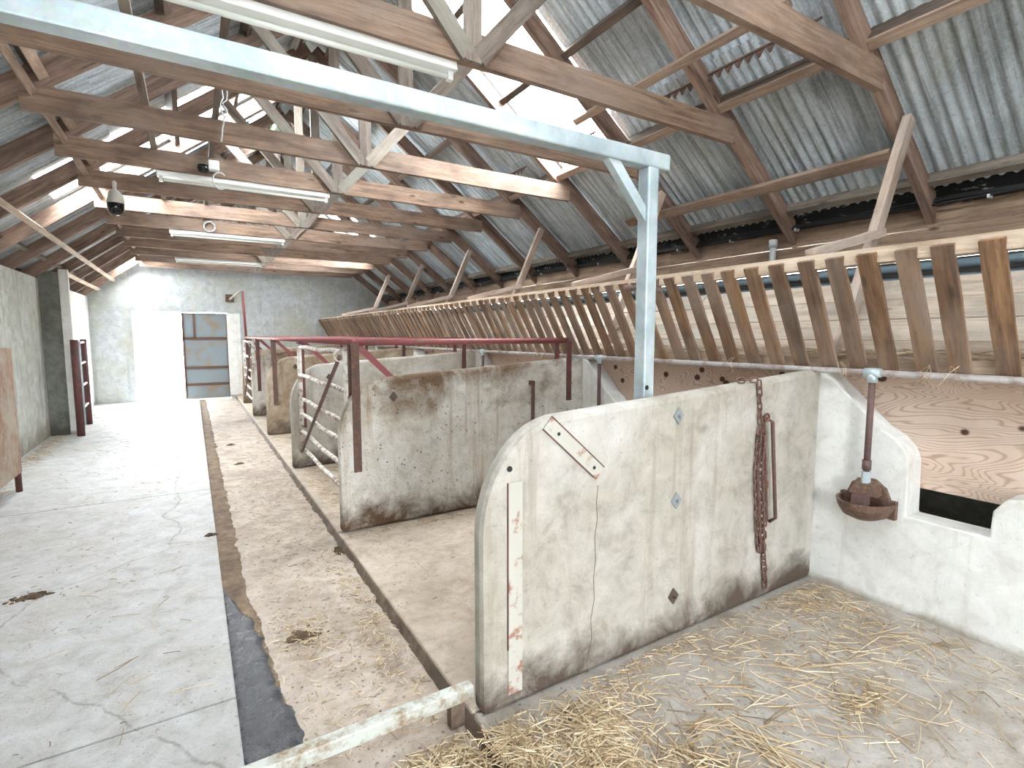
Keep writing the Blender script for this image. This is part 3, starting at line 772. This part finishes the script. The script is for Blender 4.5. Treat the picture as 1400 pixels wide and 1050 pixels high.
# ---- strip lights
LL = ['large white strip light under the near tie beam at top', 'white strip light under the fifth tie beam', 'white strip light under the eighth tie beam', 'small white strip light nearest the far wall']
for i, k in enumerate((1, 4, 7, 10)):
    y = TY[k] - .045 + .04; x0, x1 = -.2, 1.32
    r = root('strip_light', (.6, y, TIEZ), LL[i], 'strip light', 'fluorescent strip lights')
    hs_ = obj('housing', MB().prism([(y - .035, TIEZ + .0), (y + .035, TIEZ + .0), (y + .05, TIEZ - .05), (y - .05, TIEZ - .05)], x0, x1, 'x'), 'lamp_white', r, bevel=.004)
    obj('tube', MB().tube([(x0 + .05, y, TIEZ - .075), (x1 - .05, y, TIEZ - .075)], .014, 10), 'tube_glass', r, smooth=True)
    for xe in (x0 + .03, x1 - .03):
        obj('lamp_holder', MB().box(xe - .015, xe + .015, y - .018, y + .018, TIEZ - .095, TIEZ - .045), 'lamp_white', hs_)

# ---- dome camera, bulkhead lamp, hanging cable, hoops
dy = TY[5] - .12
r = root('dome_camera', (-.60, dy, 2.72), 'dome security camera with white hood and black globe', 'camera')
obj('bracket', MB().tube([(-.60, TY[5] - .02, 3.06), (-.60, dy, 3.06), (-.60, dy, 2.96)], .018, 8), 'dome_white', r)
obj('hood', MB().lathe([(0, .14), (.03, .135), (.055, .11), (.075, .06), (.078, .0), (0, .0)], 20, (-.60, dy, 2.845)), 'dome_white', r, smooth=True)
obj('globe', MB().lathe([(.074, .0), (.074, -.04), (.066, -.075), (.045, -.105), (.02, -.118), (0, -.12)], 20, (-.60, dy, 2.845)), 'dome_black', r, smooth=True)
by = TY[4] - .10
r = root('bulkhead_lamp', (.24, by, 3.05), 'small black and white flood lamp on the fifth tie beam', 'lamp')
obj('lamp_head', MB().lathe([(0, 0), (.04, .0), (.05, .03), (.045, .06), (0, .07)], 14, (.17, by, 3.02)), 'dome_black', r, smooth=True)
obj('lamp_body', MB().box(.21, .30, by - .04, by + .04, 3.04, 3.13), 'lamp_white', r, bevel=.008)
def wig(p, q, n, amp, seed):
    rs = random.Random(seed); p, q = Vector(p), Vector(q)
    return [p.lerp(q, i / n) + Vector((rs.uniform(-amp, amp), rs.uniform(-amp, amp), 0)) for i in range(n + 1)]
tag(obj('hanging_cable', MB().tube(wig((.30, TY[3] - .09, 3.42), (.27, TY[3] - .09, 3.0), 9, .018, 3), .006, 5).tube(wig((.32, TY[3] - .1, 3.4), (.29, TY[3] - .1, 3.12), 7, .02, 5), .005, 5), 'pale_plastic', smooth=True),
    'loose grey cable hanging over the fourth tie beam', 'cable')
tag(obj('cable_loop', MB().tube([(.30 + .06 * math.cos(a), by - .03, 2.95 + .075 * math.sin(a)) for a in [i * math.pi / 8 for i in range(2, 15)]], .007, 6), 'pale_plastic', smooth=True),
    'curled white cable below the flood lamp', 'cable')
hy = TY[7] - .1
tag(obj('hoop', MB().tube([(.30 + .07 * math.cos(a), hy, 3.07 + .07 * math.sin(a)) for a in [i * math.pi / 10 for i in range(21)]], .012, 6), 'pale_plastic', smooth=True),
    'pale ring hanging on the eighth tie beam', 'ring')

# ---- pipes and cables along the right wall
cb = root('cable_run', (XR - .02, 6, 2.44), 'black cables clipped along the top of the right wall', 'cable')
for j in range(3):
    pts = [(XR - .05 - .012 * j, -1 + .52 * i, 2.475 - .018 * j - .010 * math.sin(i * 2.1 + j)) for i in range(30)]
    obj('cable', MB().tube(pts, .009, 6), 'black', cb, smooth=True)
for i in range(22):
    obj('clip', MB().box(XR - .09, XR - .03, -.6 + .66 * i, -.585 + .66 * i, 2.42, 2.445), 'pale_plastic', cb)
tag(obj('pipe_stub', MB().tube([(XR - .05, 2.93, 2.02), (XR - .05, 2.93, 2.36)], .028, 10).tube([(XR - .05, 2.93, 2.31), (XR - .05, 2.93, 2.38)], .037, 10), 'pale_plastic', smooth=True),
    'white pipe end standing up behind the hay rack', 'pipe')
tag(obj('feed_pipe', MB().tube([(3.98, -1, 1.93), (3.98, 14.3, 1.93)], .03, 10).tube([(4.02, -1, 1.86), (4.02, 14.3, 1.86)], .022, 10), 'blue_pipe', smooth=True),
    'blue grey pipes running behind the hay rack slats', 'pipe')

# ---- far sliding door and its bars
dr = root('door_1', (.28, 14.4, 0), kind='structure')
obj('door_leaf', MB().box(-.19, .76, YF + .05, YF + .09, -.02, 2.02), 'door_metal', dr)
for z in (1.42, .72, .32): obj('door_rail', MB().box(-.19, .76, YF + .035, YF + .052, z - .03, z + .03), 'door_rail', dr)
for x in (-.165, .75, .06):
    obj('door_stile', MB().box(x - .022, x + .022, YF + .035, YF + .053, 1.42 if x == .06 else 0, 2.02), 'door_rail', dr)

# ---- left side: red gate end-on at the pier, boarded panel
r = root('folded_gate', (-1.5, 10.1, 0), 'dark red tubular gate folded back against the pier', 'gate')
for y, rr_ in ((9.98, .05), (11.25, .045)):
    obj('stile', MB().tube([(-1.49 if y < 11 else -1.56, y, -.015), (-1.49 if y < 11 else -1.56, y, 1.43)], rr_, 12), 'red_dark', r, smooth=True)
for z in (.35, .7, 1.05, 1.38):
    obj('bar', MB().tube([(-1.49, 9.98, z), (-1.56, 11.25, z)], .022, 8), 'red_dark', r, smooth=True)
obj('cap_bar', MB().tube([(-1.44, 10.0, .15), (-1.44, 10.0, 1.40)], .018, 8), 'galv', r, smooth=True)
r = root('boarded_gate', (-1.48, 6, 0), 'soiled board panel on a post at the left edge', 'panel')
obj('sheet', MB().box(-1.53, -1.475, 3.6, 6.74, .17, 1.38), 'panel_board', r, bevel=.004)
obj('post', MB().tube([(-1.50, 6.70, -.015), (-1.50, 6.70, .9)], .026, 10), 'red_dark', r, smooth=True)
obj('post', MB().tube([(-1.47, 3.7, -.015), (-1.47, 3.7, 1.40)], .035, 10), 'red_dark', r, smooth=True)

# ---- chain on the near partition
def link_mesh(L, w, rad):
    pts = []
    for i in range(14):
        a = 2 * math.pi * i / 14
        pts.append((math.cos(a) * w, 0, math.sin(a) * w + (L / 2 - w if math.sin(a) >= 0 else -(L / 2 - w))))
    pts.append(pts[0])
    return MB().tube(pts, rad, 5, cap=False)
lm = link_mesh(.052, .014, .0048).mesh('link'); lm.materials.append(M['rust_chain']); lm.polygons.foreach_set('use_smooth', [True] * len(lm.polygons))
ch = root('chain', (2.62, PART[0] - .02, 1.0), 'rusty tether chain hanging down the face of the nearest partition', 'chain')
def links(path, n):
    pts = [Vector(p) for p in path]
    seg = [(pts[i + 1] - pts[i]).length for i in range(len(pts) - 1)]; tot = sum(seg)
    for i in range(n):
        s0 = tot * (i + .5) / n; k = 0
        while k < len(seg) - 1 and s0 > seg[k]: s0 -= seg[k]; k += 1
        p = pts[k].lerp(pts[k + 1], s0 / seg[k]); d = (pts[k + 1] - pts[k]).normalized()
        o = bpy.data.objects.new('link', lm); C.objects.link(o); o.parent = ch
        q = d.to_track_quat('Z', 'X').to_matrix().to_4x4() @ Matrix.Rotation((i % 2) * math.pi / 2 + random.uniform(-.25, .25), 4, 'Z')
        q.translation = p - ch.location
        o.matrix_local = q
fy = PART[0]
links([(2.44, fy + .02, 1.262), (2.56, fy - .010, 1.262)], 3)
links([(2.575, fy - .014, 1.255), (2.60, fy - .014, 1.02)], 6)
for j in range(3):
    ox = (-.018, .002, .020)[j]
    links([(2.61 + ox, fy - .016 - .014 * (j % 2), 1.0 - .02 * j), (2.60 + ox * 1.3, fy - .016 - .012 * j, .75), (2.65 + ox, fy - .02 - .012 * (j % 2), .30)], 18)
links([(2.675, fy - .016, .32), (2.715, fy - .016, .07)], 7)
tb = root('tether_bar', (2.66, PART[0], .7), 'rusty slotted tether bar bolted beside the hanging chain', 'tether bar')
obj('slide_rod', MB().tube([(2.645, fy - .012, 1.05), (2.665, fy - .045, 1.03), (2.735, fy - .045, .48), (2.73, fy - .012, .45)], .010, 8), 'iron', tb, smooth=True)
flat_bar('backing_bar', 2.64, 1.06, 2.715, .45, fy, .03, 'iron', tb, .008)
obj('eye', MB().tube([(2.635 + .02 * math.cos(a), fy - .03, 1.055 + .02 * math.sin(a)) for a in [i * math.pi / 5 for i in range(11)]], .007, 6), 'iron', tb, smooth=True)

# ---- dung patches
def dung(x, y, rx_, ry_, h, label, z0=-.015, seed=1):
    rs = random.Random(seed); m = MB()
    for q in range(70):
        a = rs.uniform(0, 2 * math.pi); d = abs(rs.gauss(0, .55))
        px, py = x + rx_ * d * math.cos(a), y + ry_ * d * math.sin(a)
        r0 = rs.uniform(.15, 1) * min(rx_, ry_) * .34 * max(.25, 1.2 - d); hh = h * rs.uniform(.3, 1) * max(.2, 1.15 - d)
        ring = [(px + r0 * rs.uniform(.7, 1.3) * math.cos(k * math.pi / 3.5) * (1.5 if rx_ > ry_ else 1), py + r0 * rs.uniform(.7, 1.3) * math.sin(k * math.pi / 3.5), z0 - .004) for k in range(7)]
        mid_r = [(px + (vx - px) * .6 + rs.uniform(-.1, .1) * r0, py + (vy - py) * .6, z0 + hh * rs.uniform(.6, 1)) for (vx, vy, _) in ring]
        m.add(ring + mid_r + [(px, py, z0 + hh * 1.1)], [(k, (k + 1) % 7, 7 + (k + 1) % 7, 7 + k) for k in range(7)] + [(7 + k, 7 + (k + 1) % 7, 14) for k in range(7)])
    return tag(obj('dung_patch', m, 'dung'), label, 'dung', kind='stuff')
dung(-.86, 3.92, .17, .075, .022, 'dark flattened dung heap on the pale passage at left', seed=2)
dung(.05, 4.45, .06, .04, .02, 'small dung clod at the gutter edge', seed=4)
dung(.42, 2.75, .12, .10, .016, 'crumbled brown dung on the walk beside the slurry', ZW, 5)
dung(.42, 7.0, .07, .06, .02, 'small dung clod in the middle of the dunging walk', ZW, 6)
dung(.40, 8.3, .08, .06, .02, 'dung clod farther along the dunging walk', ZW, 8)
dung(.83, 3.75, .05, .12, .03, 'dung and straw at the foot of the second partition', ZW, 9)

# ---- straw
def straw(name, clusters, label, seed, cat='straw', zf=None):
    rs = random.Random(seed); m = MB()
    for (cx_, cy_, sx_, sy_, n, z0, hmax, Lm, dirn) in clusters:
        for _ in range(n):
            x = rs.gauss(cx_, sx_); y = rs.gauss(cy_, sy_)
            if zf and not zf(x, y): continue
            L = Lm * rs.uniform(.35, 1.2); a = rs.uniform(0, math.pi) if dirn is None else rs.gauss(dirn, .5)
            near = math.exp(-(((x - cx_) / sx_) ** 2 + ((y - cy_) / sy_) ** 2) / 2)
            z = z0 + .004 + rs.uniform(0, hmax) * near
            bend = rs.uniform(-.5, .5); tz = rs.uniform(-.06, .06) * L * (1 + 4 * hmax)
            p0 = Vector((x - math.cos(a) * L / 2, y - math.sin(a) * L / 2, max(z - tz, z0 + .003)))
            p1 = Vector((x, y, z + .002)); a2 = a + bend * .5
            p2 = Vector((x + math.cos(a2) * L / 2, y + math.sin(a2) * L / 2, max(z + tz, z0 + .003)))
            if zf and not (zf(p0.x, p0.y) and zf(p2.x, p2.y)): continue
            m.tube([p0, p1, p2], rs.uniform(.0011, .0023), 3, cap=False)
    o = obj(name, m, 'straw')
    return tag(o, label, cat, kind='stuff')
near_ok = lambda x, y: x > .80 and x < 3.19 and y < PART[0] - .025
def swirl(cx_, cy_, n, r_, z, L, s_): return [(cx_ + r_ * math.cos(a), cy_ + r_ * .7 * math.sin(a), s_, s_, n, z, .018, L, a + math.pi / 2) for a in [k * .55 for k in range(9)]]
straw('loose_straw', [(.93, 1.45, .05, .10, 420, 0, .02, .1, None), (.95, 1.2, .06, .12, 200, 0, .012, .1, None), (1.2, 1.42, .10, .08, 420, 0, .025, .11, None), (1.16, 1.26, .09, .08, 340, 0, .02, .12, None), (1.35, 1.5, .16, .06, 220, 0, .012, .08, None), (1.3, 1.1, .16, .1, 220, 0, .012, .12, None)],
      'heap of golden straw at the foot of the nearest partition', 11, zf=near_ok)
straw('scattered_straw', swirl(1.55, 1.14, 6, .12, 0, .18, .03) + [(1.70, 1.0, .04, .08, 45, 0, .015, .2, 1.9), (2.05, 1.25, .3, .2, 70, 0, .006, .17, 2.5), (2.3, 1.42, .35, .12, 120, 0, .006, .09, None), (2.45, 1.15, .3, .06, 60, 0, .006, .26, 2.7),
                          (2.95, 1.5, .18, .12, 420, 0, .012, .08, None), (2.5, .9, .5, .2, 90, 0, .004, .16, None), (3.0, 1.1, .14, .4, 260, 0, .005, .10, None), (1.9, .85, .4, .12, 70, 0, .004, .18, None), (2.3, .95, .12, .05, 90, 0, .008, .12, None),
                          (1.9, 1.62, .6, .035, 320, 0, .005, .06, None), (2.2, 1.2, .7, .35, 700, 0, .002, .035, None)], 'straw stalks scattered over the near stall floor', 12, zf=near_ok)
walk_ok = lambda x, y: .1 < x < XK - .01 and (y < 1.73 or y > 1.82)
straw('chopped_straw', [(.74, 1.5, .1, .16, 900, ZW, .04, .10, None), (.5, 1.58, .22, .12, 500, ZW, .012, .09, None), (.55, 2.3, .2, .35, 220, ZW, .006, .05, None), (.76, 2.6, .06, .6, 420, ZW, .008, .05, None), (.42, 2.75, .07, .12, 160, ZW, .008, .05, None),
                        (.5, 2.8, .25, 1.0, 900, ZW, .003, .022, None), (.5, 4.6, .2, 1.2, 500, ZW, .003, .03, None), (.78, 5, .05, 2.0, 300, ZW, .005, .05, None), (.5, 7.5, .2, 2, 240, ZW, .004, .05, None)], 'chopped straw and dust strewn over the dunging walk', 13, zf=walk_ok)
pas_ok = lambda x, y: -1.86 < x < .07
straw('passage_straw', [(-.2, 2.9, .2, .5, 26, -.015, .003, .15, None), (-1.70, 6.0, .08, .5, 260, -.015, .02, .12, None), (-1.74, 9.0, .07, .7, 320, -.015, .012, .10, None), (-.9, 4, .5, 1.2, 260, -.015, .002, .03, None), (-.6, 7, .6, 2.0, 260, -.015, .002, .04, None),
                        (-1.66, 11.8, .09, .6, 160, -.015, .01, .1, None)], 'thin straw wisps along the passage and left wall', 14, zf=pas_ok)
st_ok = lambda x, y: XK + .02 < x < 3.18 and all(not (p - .02 < y < p + TH + .02) for p in PART)
straw('stall_straw', [(1.2, 6.0, .2, .12, 160, 0, .008, .08, None), (1.2, 8.2, .25, .2, 120, 0, .008, .1, None), (1.8, 3.84, .6, .04, 260, 0, .004, .05, None), (1.05, 5.0, .1, .6, 260, 0, .006, .08, None), (1.6, 3, .6, .6, 160, 0, .002, .03, None)], 'straw lying in the stalls behind the white gate', 15, zf=st_ok)
# hay wisps in the rack
rs = random.Random(21); m = MB()
for _ in range(900):
    y = rs.uniform(.2, 9.0) if rs.random() < .7 else rs.gauss(1.9, .9); x = RXB + rs.uniform(-.01, .14); z = RZB + .05 + rs.uniform(0, .05)
    a = rs.gauss(math.pi / 2, .6); L = rs.uniform(.05, .16)
    d = Vector((math.cos(a), math.sin(a), rs.uniform(-.25, .25))) * L / 2; p = Vector((x, y, z))
    m.tube([p - d, p + Vector((0, 0, rs.uniform(-.006, .006))), p + d], rs.uniform(.001, .002), 3, cap=False)
for y in (1.12, 1.0, .62, 1.55, 2.2, 4.4, 4.5, 4.6):
    for _ in range(4):
        p = Vector((RXB - .06, y + rs.uniform(-.04, .04), RZB + .03)); m.tube([p, p + Vector((-.02, rs.uniform(-.04, .04), -.03)), p + Vector((-.03, rs.uniform(-.08, .08), -.10))], .0015, 3, cap=False)
tag(obj('hay_wisps', m, 'straw'), 'wisps of hay left along the bottom of the rack', 'hay', kind='stuff')

# ---- outside ground and openings
obj('ground', MB().box(-40, 40, -40, 60, -.6, -.31).box(-6, 6, YF + .25, 30, -.32, -.03), 'ground')['kind'] = 'structure'
# unseen rear gable; doorway added to let in light from behind the camera
rg = MB()
rg.prism([(XL - .25, -.3), (-1.3, -.3), (-1.3, GZ(-1.3)), (XL - .25, GZ(XL - .25))], YB - .25, YB)
rg.prism([(-1.3, 2.2), (.7, 2.2), (.7, GZ(.7)), (-1.3, GZ(-1.3))], YB - .25, YB)
rg.box(-1.3, -.5, YB - .25, YB, -.3, 2.2)
rg.prism([(.7, -.3), (XR + .25, -.3), (XR + .25, GZ(XR + .25)), (RX, GZ(RX)), (.7, GZ(.7))], YB - .25, YB)
obj('wall_rear', rg, 'far_wall')['kind'] = 'structure'
portal((-.3, YB - .1, 1.0), (0, 1, 0), 2.0, 2.4)
portal((-.65, YF + .1, 1.0), (0, -1, 0), .95, 2.05)
